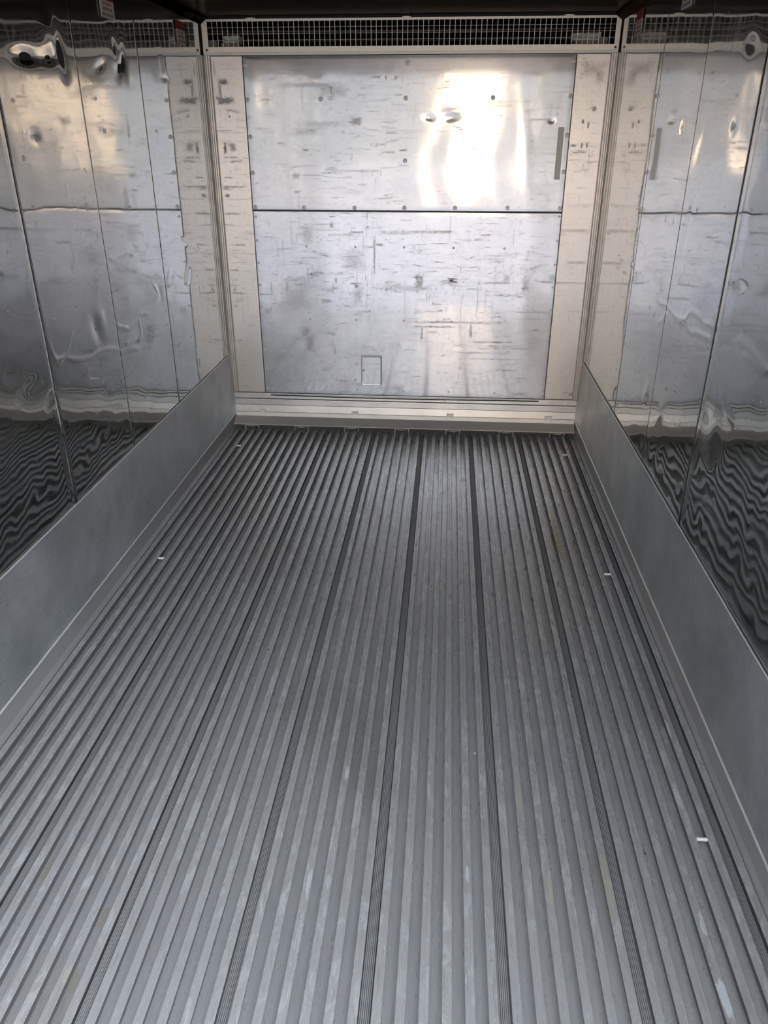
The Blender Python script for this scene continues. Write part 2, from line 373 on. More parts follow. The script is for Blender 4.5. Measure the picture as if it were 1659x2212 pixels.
for s in (0, 1):                                                      # edge ledges
    X = (lambda v: v) if not s else (lambda v: W-v)
    pr = [(X(0.002), -RH), (X(0.024), -RH), (X(0.024), -0.006), (X(0.016), 0.004), (X(0.010), 0.012), (X(0.007), 0.085), (X(0.002), 0.085)]
    B().prism(pr, 'y', Y0+0.02, D-0.004).obj('gutter', M_gut, floor)

# ------------------------------------------------------------------ side walls
def left_place(A, Z, d): return np.stack([d, A, Z], -1)
def right_place(A, Z, d): return np.stack([W-d, A, Z], -1)
dents_left = [  # y, z, sy, sz, depth, tilt
    (2.82, 2.005, 0.075, 0.022, -0.010, 0.05), (2.98, 2.015, 0.06, 0.022, -0.008, 0.1), (3.08, 2.045, 0.035, 0.075, -0.012, 0.25),
    (3.02, 2.10, 0.06, 0.04, 0.006, -0.4), (3.42, 2.02, 0.05, 0.014, -0.005, 0.3), (3.60, 2.09, 0.03, 0.05, -0.008, 0.5),
    (3.68, 2.055, 0.028, 0.06, -0.009, -0.1), (3.62, 2.02, 0.05, 0.03, -0.007, 0.4), (2.785, 1.768, 0.028, 0.018, -0.006, 0),
    (3.98, 1.793, 0.03, 0.02, -0.002, 0), (3.37, 1.79, 0.05, 0.02, -0.002, 0),
    (3.01, 1.065, 0.032, 0.060, -0.007, 0.35), (3.07, 1.10, 0.03, 0.05, 0.004, 0.3), (2.343, 1.068, 0.05, 0.03, -0.004, 0.2),
    (2.46, 1.00, 0.09, 0.05, -0.004, 0.1), (2.558, 0.922, 0.04, 0.018, -0.005, 0.5), (4.186, 2.023, 0.05, 0.012, -0.004, 0), (4.16, 2.07, 0.03, 0.05, -0.003, 0.2),
    (4.22, 1.09, 0.05, 0.03, -0.004, 0.5), (3.93, 1.147, 0.05, 0.02, 0.003, 0.7), (3.76, 1.08, 0.03, 0.05, -0.003, 0.2),
    (2.93, 1.55, 0.04, 0.25, 0.0006, 0.0), (3.55, 0.85, 0.1, 0.03, 0.003, 0.2), (3.1, 0.83, 0.1, 0.03, -0.003, 0.1)]
crease_left = [([(3.254, 1.307), (3.513, 1.301), (3.818, 1.305)], 0.0012), ([(3.86, 1.30), (4.199, 1.272), (4.40, 1.22), (4.543, 1.162)], 0.0014),
    ([(2.645, 1.048), (2.856, 0.988), (3.117, 0.959), (3.19, 0.94)], 0.0016), ([(3.21, 0.93), (3.414, 0.891), (3.558, 0.871)], 0.0014),
    ([(3.226, 1.043), (3.312, 0.993), (3.453, 1.01), (3.461, 0.938), (3.29, 0.937)], 0.0016), ([(3.688, 1.13), (3.76, 1.063), (3.649, 1.028), (3.468, 1.032)], 0.0014),
    ([(3.90, 1.09), (4.05, 1.13), (4.12, 1.10)], 0.0014), ([(2.62, 1.10), (2.66, 1.02), (2.80, 1.09)], 0.0012)]
dents_right = [(3.38, 1.802, 0.028, 0.024, -0.006, 0), (2.774, 1.798, 0.022, 0.016, -0.004, 0), (2.749, 2.017, 0.05, 0.025, -0.004, 0.2), (2.55, 2.04, 0.04, 0.02, -0.004, 0),
    (3.10, 1.45, 0.03, 0.10, -0.0016, 0.2), (2.454, 1.361, 0.03, 0.012, -0.003, 0), (3.62, 1.93, 0.03, 0.05, -0.0015, 0), (2.52, 0.93, 0.07, 0.05, -0.005, 0.2),
    (3.30, 0.78, 0.05, 0.03, 0.006, -0.8), (3.05, 0.76, 0.05, 0.03, 0.006, -0.8), (2.40, 0.86, 0.04, 0.05, -0.006, 0)]
crease_right = [([(4.284, 1.22), (3.95, 1.21), (3.668, 1.22)], 0.0012), ([(3.409, 1.161), (3.172, 1.153), (2.934, 1.15), (2.901, 1.195), (2.62, 1.20)], 0.0012),
    ([(3.008, 1.165), (2.808, 1.141), (2.62, 1.157)], 0.0012), ([(2.372, 1.227), (2.138, 1.205)], 0.0016), ([(2.308, 1.187), (2.131, 1.194)], 0.0016),
    ([(3.306, 1.066), (3.192, 1.127), (3.149, 1.118)], 0.0010), ([(3.75, 1.33), (3.50, 1.25), (3.35, 1.18)], 0.0008), ([(2.58, 1.12), (2.40, 1.02), (2.3, 0.99)], 0.0010)]
seams = [D-0.001, 3.850, 3.198, 2.595, 1.35, Y0]
gaps = [0.0, 0.0035, 0.0012, 0.0095, 0.006, 0.0]
def side_disp(seed, dents, creases, lo, hi):
    def f(A, Z):
        near = np.clip((4.4-A)/2.2, 0.25, 1.3)
        d = near*(0.0011*vnoise(A*1.7+3, Z*1.5, seed) + 0.0007*vnoise(A*4.1, Z*3.6, seed+1) + 0.00028*vnoise(A*9, Z*8, seed+2) + 0.00007*vnoise(A*21, Z*18, seed+3))
        d += 0.00022*vnoise(A*3.0, Z*13, seed+4)
        low = np.clip((0.95-Z)/0.3, 0, 1); d += low*(0.0009*vnoise(A*5, Z*6, seed+6)+0.0003*vnoise(A*14, Z*12, seed+7))
        for (y, z, sy, sz, dep, rot) in dents: d += 0.45*dep*gauss(A, Z, y, z, sy, sz, rot)
        for pts, h in creases: d += 1.0*h*np.exp(-(poly_dist(A+0.012*vnoise(A*16, Z*16, 9), Z+0.012*vnoise(A*14, Z*14, 11), pts)/0.009)**2)
        d += (0.00045 if abs(hi-2.590) < 0.01 else 0.0)*np.exp(-((hi-0.028-A)/0.005)**2) - 0.0004*np.exp(-((A-lo)/0.003)**2)     # pressed bead beside the wide joint
        d = d*np.clip((Z-0.47)/0.12, 0, 1)
        return d + 0.0020
    return f
def side_wall(side):
    pl = left_place if side == 'left' else right_place
    wall = tag(empty('wall_'+side), kind='structure')
    if side == 'left': B().box((-0.09, Y0, -0.10), (-0.0015, D+0.55, 2.46)).obj('wall_core', M_dark, wall)
    else: B().box((W+0.0015, Y0, -0.10), (W+0.09, D+0.55, 2.46)).obj('wall_core', M_dark, wall)
    dn, cr = (dents_left, crease_left) if side == 'left' else (dents_right, crease_right)
    if side == 'left':
        mk = [(3.372, 1.79, 0.016, 0.009, 1.0), (3.982, 1.793, 0.014, 0.006, 1.0), (2.785, 1.768, 0.03, 0.010, 0.95), (3.63, 1.80, 0.014, 0.05, 0.5),
              (3.50, 1.53, 0.030, 0.05, 0.40), (3.10, 1.52, 0.012, 0.012, 0.7), (3.13, 1.655, 0.006, 0.006, 0.8), (3.14, 1.645, 0.006, 0.005, 0.8), (3.41, 0.93, 0.02, 0.012, 0.9),
              (4.18, 2.02, 0.05, 0.005, 0.7), (2.56, 0.925, 0.04, 0.012, 0.8), (2.36, 1.0, 0.02, 0.008, 0.8), (3.03, 0.80, 0.02, 0.008, 0.8), (4.25, 0.60, 0.01, 0.03, 0.7), (4.20, 0.62, 0.008, 0.02, 0.7)]
        mk += scatter_marks(21, 90, 2.0, 4.8, 0.6, 2.1, 0.7, 0.55)
    else:
        mk = [(3.38, 1.80, 0.012, 0.012, 1.0), (2.774, 1.798, 0.014, 0.010, 1.0), (3.54, 1.86, 0.05, 0.004, 0.6), (3.30, 1.62, 0.10, 0.004, 0.5), (3.42, 1.47, 0.01, 0.012, 0.6),
              (3.30, 1.465, 0.008, 0.012, 0.7), (3.15, 1.47, 0.04, 0.004, 0.5), (4.03, 1.16, 0.05, 0.006, 0.8), (2.605, 0.908, 0.0, 0.0, 0.0), (2.42, 0.98, 0.05, 0.04, 0.45), (2.50, 0.84, 0.05, 0.035, 0.45),
              (3.02, 0.87, 0.015, 0.006, 0.9), (3.46, 1.10, 0.012, 0.01, 0.7), (3.37, 1.09, 0.014, 0.01, 0.7), (4.5, 2.02, 0.16, 0.03, 0.28)]
        mk = [q for q in mk if q[2] > 0] + scatter_marks(22, 80, 2.0, 4.8, 0.6, 2.1, 0.8, 0.5)
    zt = 2.335
    for i in range(5):
        hi = seams[i] - gaps[i]/2 - (0.046 if i == 0 else 0); lo = seams[i+1] + gaps[i+1]/2
        st = 0.0065 if i < 3 else (0.009 if i == 3 else 0.05)
        fd = side_disp(31 if side == 'left' else 61, dn, cr, lo, hi)
        if i >= 4: fd = (lambda A, Z: 0*A+0.0025)
        o = sheet('wall_panel', wall, M_side, pl, lo, hi, 0.42, zt, st, fd, lambda A, Z: marks([q for q in mk if A.min()-0.1 < q[0] < A.max()+0.1], A, Z) if i < 4 else 0*A)
    return wall
wall_l = side_wall('left'); wall_r = side_wall('right')

# ------------------------------------------------------------------ end wall
def back_place(A, Z, d): return np.stack([A, D-d, Z], -1)
wall_b = tag(empty('wall_back'), kind='structure')
B().box((-0.02, D+0.0, -0.10), (W+0.02, D+0.08, 2.165)).obj('wall_core', M_core, wall_b)
XL, XR, ZJ, ZB, ZT = 0.224, 2.066, 1.3705, 0.232, 2.176
end_marks_up = [(0.86, 1.849, 0.024, 0.017, 0.8), (0.83, 1.845, 0.018, 0.004, 0.9), (0.55, 2.10, 0.06, 0.02, 0.42), (0.60, 2.03, 0.16, 0.012, 0.30), (0.72, 2.0, 0.08, 0.03, 0.25),
    (0.66, 1.835, 0.12, 0.015, 0.28), (0.57, 1.795, 0.08, 0.018, 0.28), (0.72, 2.005, 0.004, 0.018, 0.8), (1.06, 1.79, 0.03, 0.006, 0.5), (1.00, 1.73, 0.03, 0.006, 0.45), (0.42, 1.735, 0.02, 0.006, 0.5),
    (0.56, 1.70, 0.022, 0.006, 0.7), (0.50, 1.56, 0.02, 0.016, 0.5), (0.60, 1.565, 0.05, 0.004, 0.5), (0.71, 1.60, 0.03, 0.01, 0.3), (0.84, 1.59, 0.10, 0.006, 0.38), (0.50, 1.475, 0.018, 0.006, 0.5),
    (1.05, 1.69, 0.028, 0.004, 0.7), (1.13, 1.70, 0.022, 0.005, 0.85), (1.10, 1.98, 0.02, 0.004, 0.6), (0.90, 2.09, 0.05, 0.004, 0.5), (0.98, 2.07, 0.025, 0.005, 0.5), (1.03, 2.065, 0.006, 0.008, 0.7), (1.085, 2.065, 0.006, 0.008, 0.7),
    (1.70, 1.945, 0.14, 0.006, 0.30), (1.66, 1.925, 0.09, 0.008, 0.30), (1.90, 1.857, 0.05, 0.004, 0.7), (1.96, 1.845, 0.025, 0.007, 0.8), (1.43, 1.885, 0.055, 0.035, 0.30), (1.30, 2.10, 0.12, 0.004, 0.45), (1.83, 2.085, 0.05, 0.008, 0.4),
    (1.02, 1.44, 0.05, 0.004, 0.5), (1.50, 1.52, 0.006, 0.01, 0.5), (1.08, 1.75, 0.03, 0.004, 0.4), (1.20, 1.80, 0.18, 0.003, 0.3)]
end_marks_low = [(0.463, 0.851, 0.085, 0.075, 0.33), (0.41, 0.93, 0.012, 0.04, 0.45), (0.50, 0.93, 0.07, 0.06, 0.22), (0.54, 0.565, 0.026, 0.05, 0.55), (0.515, 0.64, 0.025, 0.03, 0.45), (0.27, 0.875, 0.05, 0.004, 0.8), (0.31, 0.90, 0.004, 0.04, 0.5),
    (0.28, 0.77, 0.02, 0.014, 0.4), (0.847, 0.935, 0.012, 0.010, 0.9), (0.84, 0.95, 0.03, 0.003, 0.85), (0.855, 0.87, 0.028, 0.05, 0.35), (0.96, 1.11, 0.006, 0.10, 0.6), (0.99, 1.18, 0.02, 0.008, 0.6), (0.94, 1.165, 0.02, 0.006, 0.5),
    (0.85, 1.25, 0.04, 0.006, 0.7), (0.78, 1.235, 0.08, 0.003, 0.45), (0.70, 1.29, 0.01, 0.014, 0.75), (0.92, 1.28, 0.012, 0.006, 0.6), (0.55, 1.235, 0.035, 0.05, 0.30), (0.42, 1.15, 0.05, 0.003, 0.5), (0.55, 1.10, 0.08, 0.003, 0.4),
    (0.84, 1.09, 0.06, 0.06, 0.28), (0.72, 0.965, 0.006, 0.016, 0.5), (0.70, 0.93, 0.004, 0.03, 0.5), (0.66, 0.84, 0.03, 0.012, 0.5), (0.67, 0.64, 0.035, 0.006, 0.5), (0.68, 0.56, 0.03, 0.003, 0.5), (0.70, 0.52, 0.004, 0.025, 0.7),
    (1.235, 0.960, 0.025, 0.05, 0.62), (1.20, 0.925, 0.10, 0.018, 0.30), (1.10, 0.925, 0.10, 0.020, 0.25), (1.434, 0.975, 0.014, 0.012, 1.0), (1.455, 0.985, 0.018, 0.003, 0.9), (1.455, 0.965, 0.015, 0.003, 0.9),
    (1.27, 1.255, 0.16, 0.008, 0.42), (1.37, 1.258, 0.06, 0.006, 0.75), (1.10, 1.25, 0.10, 0.010, 0.28), (1.773, 0.990, 0.022, 0.026, 0.35), (1.70, 0.965, 0.10, 0.005, 0.55), (1.888, 0.960, 0.022, 0.045, 0.38), (2.01, 0.975, 0.03, 0.004, 0.85),
    (2.045, 1.00, 0.02, 0.02, 0.35), (1.35, 0.83, 0.035, 0.004, 0.5), (1.45, 0.72, 0.30, 0.006, 0.42), (1.35, 0.69, 0.14, 0.004, 0.6), (1.26, 0.64, 0.005, 0.035, 0.75), (1.57, 0.66, 0.008, 0.035, 0.6), (1.70, 0.60, 0.12, 0.003, 0.6),
    (1.78, 0.56, 0.05, 0.003, 0.65), (1.62, 0.53, 0.14, 0.004, 0.5), (1.70, 0.49, 0.16, 0.003, 0.6), (1.80, 0.42, 0.06, 0.003, 0.8), (1.78, 0.575, 0.10, 0.003, 0.5), (1.97, 0.68, 0.014, 0.008, 0.8), (1.94, 0.79, 0.08, 0.003, 0.5),
    (1.95, 0.75, 0.06, 0.003, 0.5), (1.91, 0.37, 0.03, 0.003, 0.7), (1.90, 0.265, 0.05, 0.010, 0.5), (1.12, 0.27, 0.03, 0.03, 0.4), (0.84, 0.44, 0.01, 0.006, 0.7), (0.83, 0.335, 0.006, 0.006, 0.9), (0.36, 0.30, 0.04, 0.003, 0.5),
    (1.60, 0.86, 0.003, 0.10, 0.45), (1.50, 0.75, 0.003, 0.12, 0.35), (0.93, 0.70, 0.003, 0.12, 0.3), (1.15, 0.84, 0.003, 0.15, 0.3), (0.64, 0.40, 0.04, 0.012, 0.3)]
end_marks_up += scatter_marks(3, 70, XL+0.05, XR-0.3, ZJ+0.03, ZT, 0.8, 0.4)
end_marks_low += scatter_marks(4, 170, XL+0.05, XR-0.05, ZB+0.02, ZJ-0.03, 0.62, 0.45)
def end_disp(x0, x1, z0, z1, seed, amp):
    def f(A, Z):
        wob = 0.10*vnoise(Z*2.2, Z*0+1.5, seed+9)
        d = amp*0.0013*vnoise((A+wob)*2.6, Z*0.55, seed) + amp*0.00034*vnoise((A+wob)*7.5, Z*1.3, seed+1) + 0.00008*vnoise(A*14, Z*9, seed+2)
        e = np.minimum(np.minimum(A-x0, x1-A), np.minimum(Z-z0, z1-Z)); d -= 0.0010*np.exp(-(e/0.012)**2)
        d += 0.0016*np.exp(-((A-x0-0.05)/0.035)**2)*np.exp(-((Z-1.98)/0.13)**2)
        d += 0.0011*gauss(A, Z, 1.83, 1.70, 0.030, 0.22, 0.12) - 0.0022*gauss(A, Z, 1.40, 1.868, 0.050, 0.022, 0.15) - 0.0020*gauss(A, Z, 1.275, 1.865, 0.026, 0.014, -0.2)
        d += 0.0013*gauss(A, Z, 1.42, 1.895, 0.05, 0.02) - 0.0025*gauss(A, Z, 1.96, 1.85, 0.016, 0.012)
        d -= 0.0014*gauss(A, Z, 1.25, 1.0, 0.045, 0.11)
        rp = np.clip((A-1.05)/0.25, 0, 1)*np.clip((2.02-Z)/0.35, 0, 1)*np.clip((Z-0.35)/0.5, 0, 1)
        d += rp*0.00036*np.sin(2*math.pi*(A+0.05*vnoise(Z*3.1, Z*0+0.5, 77)+0.02*np.sin(Z*9))/0.23)
        return d + 0.0045
    return f
up = sheet('upper_panel', wall_b, M_end, back_place, XL, XR, ZJ+0.0018, ZT, 0.0048, end_disp(XL, XR, ZJ, ZT, 101, 0.6), lambda A, Z: marks(end_marks_up, A, Z))
lo = sheet('lower_panel', wall_b, M_low, back_place, XL, XR, ZB, ZJ-0.0018, 0.0048, end_disp(XL, XR, ZB, ZJ, 131, 0.6), lambda A, Z: marks(end_marks_low, A, Z))
ml = [(0.10, 2.05, 0.03, 0.012, 0.75), (0.078, 2.02, 0.004, 0.05, 0.6), (0.105, 1.955, 0.045, 0.016, 0.75), (0.085, 1.99, 0.006, 0.05, 0.6), (0.06, 2.11, 0.006, 0.03, 0.4), (0.13, 1.905, 0.02, 0.005, 0.5), (0.16, 1.90, 0.02, 0.004, 0.5),
      (0.125, 1.875, 0.005, 0.005, 1.0), (0.09, 1.80, 0.06, 0.003, 0.5), (0.085, 1.71, 0.008, 0.026, 0.8), (0.13, 1.715, 0.022, 0.02, 0.5), (0.12, 1.66, 0.04, 0.004, 0.6), (0.15, 1.64, 0.03, 0.008, 0.4), (0.09, 1.55, 0.02, 0.004, 0.5),
      (0.12, 1.50, 0.07, 0.004, 0.5), (0.075, 1.495, 0.02, 0.012, 0.5), (0.075, 1.45, 0.012, 0.008, 0.7), (0.10, 1.35, 0.04, 0.004, 0.5), (0.12, 1.17, 0.04, 0.005, 0.6), (0.08, 1.02, 0.03, 0.004, 0.6), (0.07, 0.90, 0.008, 0.014, 0.5), (0.1, 0.88, 0.05, 0.006, 0.4), (0.07, 0.80, 0.012, 0.01, 0.5), (0.09, 0.275, 0.02, 0.003, 0.8)]
ml += scatter_marks(5, 40, 0.05, 0.2, 0.5, 2.15, 0.6, 0.3)
mr = [(2.16, 2.10, 0.06, 0.03, 0.28), (2.20, 2.07, 0.02, 0.03, 0.35), (2.135, 1.845, 0.006, 0.010, 0.9), (2.165, 1.825, 0.006, 0.014, 0.8), (2.095, 1.725, 0.020, 0.006, 0.7), (2.14, 1.725, 0.004, 0.014, 0.7), (2.17, 1.725, 0.005, 0.014, 0.7), (2.13, 1.69, 0.04, 0.004, 0.5),
      (2.19, 1.91, 0.01, 0.01, 0.8), (2.16, 1.62, 0.003, 0.01, 0.6), (2.15, 1.27, 0.10, 0.010, 0.25), (2.18, 1.09, 0.05, 0.008, 0.35), (2.14, 0.97, 0.10, 0.004, 0.4), (2.19, 0.80, 0.04, 0.004, 0.3), (2.235, 0.27, 0.018, 0.008, 0.9), (2.20, 0.28, 0.02, 0.003, 0.8)]
mr += scatter_marks(6, 20, 2.09, 2.24, 1.4, 2.15, 0.5, 0.3)
sd = lambda A, Z: 0.0015 + 0.00035*vnoise(A*7, Z*1.6, 201) + 0.0001*vnoise(A*16, Z*5, 202)
sheet('side_strip', wall_b, M_strip, back_place, 0.042, XL-0.0015, ZB, ZT, 0.005, sd, lambda A, Z: marks(ml, A, Z))
sheet('side_strip', wall_b, M_strip, back_place, XR+0.0015, W-0.042, ZB, ZT, 0.005, sd, lambda A, Z: marks(mr, A, Z))

# screws of the upper sheet and rivets of the lower one
up_xz = [(0.238, 2.129), (0.240, 1.958), (0.240, 1.768), (0.240, 1.576), (0.242, 1.388), (0.538, 1.388), (0.842, 1.388), (1.141, 1.390), (1.44, 1.392), (1.747, 1.394), (2.052, 1.393), (1.150, 2.135), (1.141, 1.964), (1.141, 1.645), (0.659, 1.961), (1.627, 1.965), (2.052, 2.141), (2.052, 1.971), (2.052, 1.778), (2.052, 1.589)]
lo_xz = [(0.238, z) for z in (1.334, 1.198, 1.067, 0.933, 0.799, 0.664, 0.528, 0.396, 0.264)] + [(2.053, z) for z in (1.348, 1.213, 1.075, 0.942, 0.808, 0.67, 0.538, 0.403, 0.271)] \
      + [(x, 1.166) for x in (0.542, 0.844, 1.141, 1.441, 1.746)] + [(x, 0.725) for x in (0.546, 0.843, 1.144, 1.444, 1.745)] + [(x, 0.267) for x in (0.552, 0.845, 1.146, 1.444, 1.742)]
def fix(name, x, z, y, parent, r, hole, n=(0, -1, 0)):
    b = B(); b.lathe((x, y, z), n, [(r, -0.002), (r*0.9, 0.0012), (r*0.72, 0.0020), (r*0.3, 0.0024), (r*0.22, 0.0022), (0, 0.0022)], 16)
    o = b.obj(name, M_screw, parent, True)
    if hole:
        h = B().lathe((x, y, z), n, [(r*0.42, 0.0018), (r*0.36, 0.0032), (0, 0.0034)], 12).obj('screw_recess', M_rust, None); h.parent = o
    return o
for x, z in up_xz: 
    o = fix('screw', x, z, D-0.0065, up, 0.0125, False)
    o.data.materials.append(M_rust)
    for p in o.data.polygons:
        c = p.center
        if math.hypot(c.x-x, c.z-z) < 0.0026: p.material_index = 1
for x, z in lo_xz: fix('rivet', x, z, D-0.0055, lo, 0.0068, False)

# corner trims
def corner_trim(name, X):
    pr = [(X(-0.001), D+0.003), (X(-0.001), D-0.046)]
    n = 3
    for i in range(n):                      # flutes on the side wall leg
        y = D-0.046+i*0.0145
        pr += [(X(0.0030), y+0.001), (X(0.0060), y+0.005), (X(0.0060), y+0.009), (X(0.0030), y+0.0135)]
    for i in range(n):                      # flutes on the end wall leg
        x = 0.005+i*0.0125
        pr += [(X(x), D-0.0030), (X(x+0.0035), D-0.0085), (X(x+0.008), D-0.0085), (X(x+0.0112), D-0.0030)]
    pr += [(X(0.0425), D-0.001), (X(0.0425), D+0.003)]
    o = B().prism(pr, 'z', 0.235, 2.176).obj(name, M_trim); return tag(o, kind='structure')
corner_trim('trim_1', lambda v: v); corner_trim('trim_2', lambda v: W-v)
for i, X in ((3, lambda v: v), (4, lambda v: W-v)):
    pr = [(X(-0.001), 2.325), (X(0.006), 2.325), (X(0.045), 2.352), (X(0.045), 2.362), (X(-0.001), 2.362)]
    tag(B().prism(pr, 'y', Y0, D-0.012).obj('trim_%d' % i, M_ceil), kind='structure')

# ceiling
ceil = tag(empty('ceiling'), kind='structure')
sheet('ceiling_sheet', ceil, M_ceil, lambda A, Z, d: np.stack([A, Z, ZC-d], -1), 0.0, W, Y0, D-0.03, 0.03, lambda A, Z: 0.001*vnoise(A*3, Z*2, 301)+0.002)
B().box((-0.09, Y0, ZC+0.004), (W+0.09, D+0.55, ZC+0.10)).obj('ceiling_core', M_core, ceil)

# ------------------------------------------------------------------ plenum behind the grille
pl = tag(empty('wall_plenum'), kind='structure')
B().box((-0.02, D+0.50, 2.1), (W+0.02, D+0.54, 2.37)).obj('plenum_back', M_black, pl)
B().box((-0.02, D+0.081, 2.10), (W+0.02, D+0.50, 2.165)).obj('plenum_floor', M_black, pl)
B().box((-0.0014, D+0.03, 2.166), (0.004, D+0.5, 2.363)).obj('plenum_lining', M_black, pl)
B().box((W-0.004, D+0.03, 2.166), (W+0.0014, D+0.5, 2.363)).obj('plenum_lining', M_black, pl)
B().box((0.004, D+0.0, 2.353), (W-0.004, D+0.5, 2.3632)).obj('plenum_lining', M_black, pl)
for z, y in ((2.305, 0.12), (2.262, 0.16)):
    tag(B().tube([(0.02, D+y, z), (W/2, D+y, z-0.004), (W-0.02, D+y, z)], 0.006).obj('coil_pipe', M_pipe),
        'thin dark horizontal pipe behind the wire grille, ' + ('upper of the two' if z > 2.28 else 'lower of the two'), 'pipe')
def crumple(name, x0, x1, y0, y1, z0, z1, m, parent, seed, amp):
    b = B(); b.box((x0, y0, z0), (x1, y1, z1))
    bmesh.ops.subdivide_edges(b.bm, edges=b.bm.edges, cuts=7, use_grid_fill=True)
    rq = random.Random(seed)
    for v in b.bm.verts: v.co += Vector((rq.uniform(-amp, amp), rq.uniform(-amp, amp), rq.uniform(-amp, amp) if v.co.z > z0+0.002 else 0))
    return b.obj(name, m, parent)
for nm, xs, lab in (('foam_duct', ((0.05, 0.085), (0.10, 0.205), (0.12, 0.20)), 'brown taped duct block showing behind the left end of the wire grille'),
                    ('foam_duct', ((2.20, 2.235), (2.05, 2.195), (2.04, 2.19)), 'tan taped duct block showing behind the right end of the wire grille')):
    e = tag(empty(nm, (xs[1][0], D+0.04, 2.166)), lab, 'duct')
    local(crumple('duct_body', xs[1][0], xs[1][1], D+0.03, D+0.14, 2.166, 2.238, M_duct, e, 3, 0.001), e)
    local(crumple('duct_post', xs[0][0]-0.02, xs[0][1]-0.01, D+0.03, D+0.14, 2.166, 2.25, M_duct, e, 5, 0.001), e)
    local(crumple('tape_wrap', xs[2][0], xs[2][1], D+0.035, D+0.13, 2.240, 2.275, M_tape, e, 9, 0.004), e)

# ------------------------------------------------------------------ wire grille above the end wall
gr = tag(empty('air_grille', (W/2, D-0.006, 2.18)), 'long aluminium wire mesh grille in a frame across the top of the end wall', 'grille')
fb = B()
gx0, gx1 = 0.008, W-0.008
fb.box((gx0, D-0.010, 2.1895), (gx1, D-0.006, 2.217)); fb.box((gx0, D-0.010, 2.3365), (gx1, D-0.006, 2.348))
fb.box((gx0, D-0.0102, 2.1894), (0.040, D-0.0058, 2.3482)); fb.box((W-0.034, D-0.0102, 2.1894), (gx1, D-0.0058, 2.3482))
local(fb.obj('frame', M_mesh, gr), gr)
local(B().box((0.010, D-0.020, 2.1765), (W-0.010, D-0.004, 2.1885), 0.0012).obj('bottom_angle', M_edge, gr), gr)
wm = B(); rq = random.Random(8); n = 78; wid = (W-0.034-0.040)/n
for i in range(1, n):
    x = 0.040+i*wid+rq.uniform(-.0006, .0006); wm.tube([(x, D-0.0085, 2.212), (x+rq.uniform(-.0008, .0008), D-0.0085, 2.34)], 0.0021, 5)
for zz in (2.2485, 2.2785, 2.3085):
    wm.tube([(0.036+k*(W-0.07)/20, D-0.0078, zz+rq.uniform(-.0006, .0006)) for k in range(21)], 0.0021, 5)
local(wm.obj('wire_mesh', M_mesh, gr), gr)
for x in (0.288, 1.141, 2.006):
    h = B(); h.box((x-0.026, D-0.016, 2.344), (x+0.026, D-0.0101, 2.352), 0.0008); h.box((x-0.013, D-0.0175, 2.3405), (x+0.013, D-0.0161, 2.3535), 0.0005)
    h.lathe((x-0.02, D-0.016, 2.348), (0, -1, 0), [(0.004, 0), (0.003, 0.0022), (0, 0.0026)], 10); h.lathe((x+0.02, D-0.016, 2.348), (0, -1, 0), [(0.004, 0), (0.003, 0.0022), (0, 0.0026)], 10)
    local(h.obj('hinge_clip', M_mesh, gr), gr)
for x in (0.0285, W-0.026):
    o = fix('screw', x, 2.2025, D-0.0101, gr, 0.0068, False); local(o, gr); o.data.materials.clear(); o.data.materials.append(M_rust)
    
# ------------------------------------------------------------------ kick plates
for s, side, lab in ((0, 'left', 'long ribbed grey aluminium kick plate along the foot of the left wall'), (1, 'right', 'long ribbed grey aluminium kick plate along the foot of the right wall')):
    X = (lambda v: v) if not s else (lambda v: W-v)
    k = tag(empty('kick_plate', (X(0.006), (Y0+D)/2, 0.09)), lab, 'kick plate', 'kick plates along the two side walls')
    pr = [(X(0.0045), 0.487), (X(0.0075), 0.489), (X(0.0085), 0.486), (X(0.0165), 0.100), (X(0.0125), 0.094), (X(0.0045), 0.094)]
    local(B().prism(pr, 'y', Y0+0.03, D-0.010).obj('ribbed_sheet', M_kick, k), k)
    b = B(); ys = [Y0+0.03+i*(D-0.012-Y0-0.03)/120 for i in range(121)]; rq = random.Random(31+s)
    b.tube([(X(0.0065+rq.uniform(-.0004, .0004)), y, 0.4885+rq.uniform(-.0006, .0006)) for y in ys], 0.0032, 6)
    local(b.obj('top_edge', M_edge if not s else M_edge, k), k)
    b = B(); b.tube([(X(0.0135+rq.uniform(-.0006, .0006)), y, 0.092+rq.uniform(-.0008, .0008)) for y in ys], 0.0058, 7)
    local(b.obj('bottom_bead', M_edge, k), k)

# ------------------------------------------------------------------ stepped sill at the foot of the end wall
sl = tag(empty('sill', (W/2, D-0.02, 0.03)), 'stepped aluminium sill with a sloping lip along the foot of the end wall', 'sill')
def bent(prof, x0, x1, m, name, wav=0.0, seed=0):
    b = B(); n = 46; P = []
    for i in range(n+1):
        t = x0+(x1-x0)*i/n
        P.append([b.bm.verts.new((t, y + wav*math.sin(t*2.3+seed)*(0.5 if q else 1), z + wav*math.sin(t*3.1+seed+q))) for q, (y, z) in enumerate(prof)])
    k = len(prof)
    for A_, B_ in zip(P, P[1:]):
        for i in range(k): b.bm.faces.new((A_[i], A_[(i+1) % k], B_[(i+1) % k], B_[i]))
    b.bm.faces.new(P[0]); b.bm.faces.new(P[-1][::-1])
    o = b.obj(name, m, sl); return local(o, sl)
d_ = D
bent([(d_-0.001, 0.2305), (d_-0.0055, 0.2305), (d_-0.0065, 0.196), (d_-0.0115, 0.190), (d_-0.0120, 0.1835), (d_-0.0085, 0.1815), (d_-0.0095, 0.1515), (d_-0.001, 0.1515)], 0.006, W-0.010, M_sill, 'upper_flange')
bent([(d_-0.001, 0.1493), (d_-0.0115, 0.1493), (d_-0.0165, 0.1035), (d_-0.001, 0.1035)], 0.010, W-0.012, M_sill, 'middle_flange')
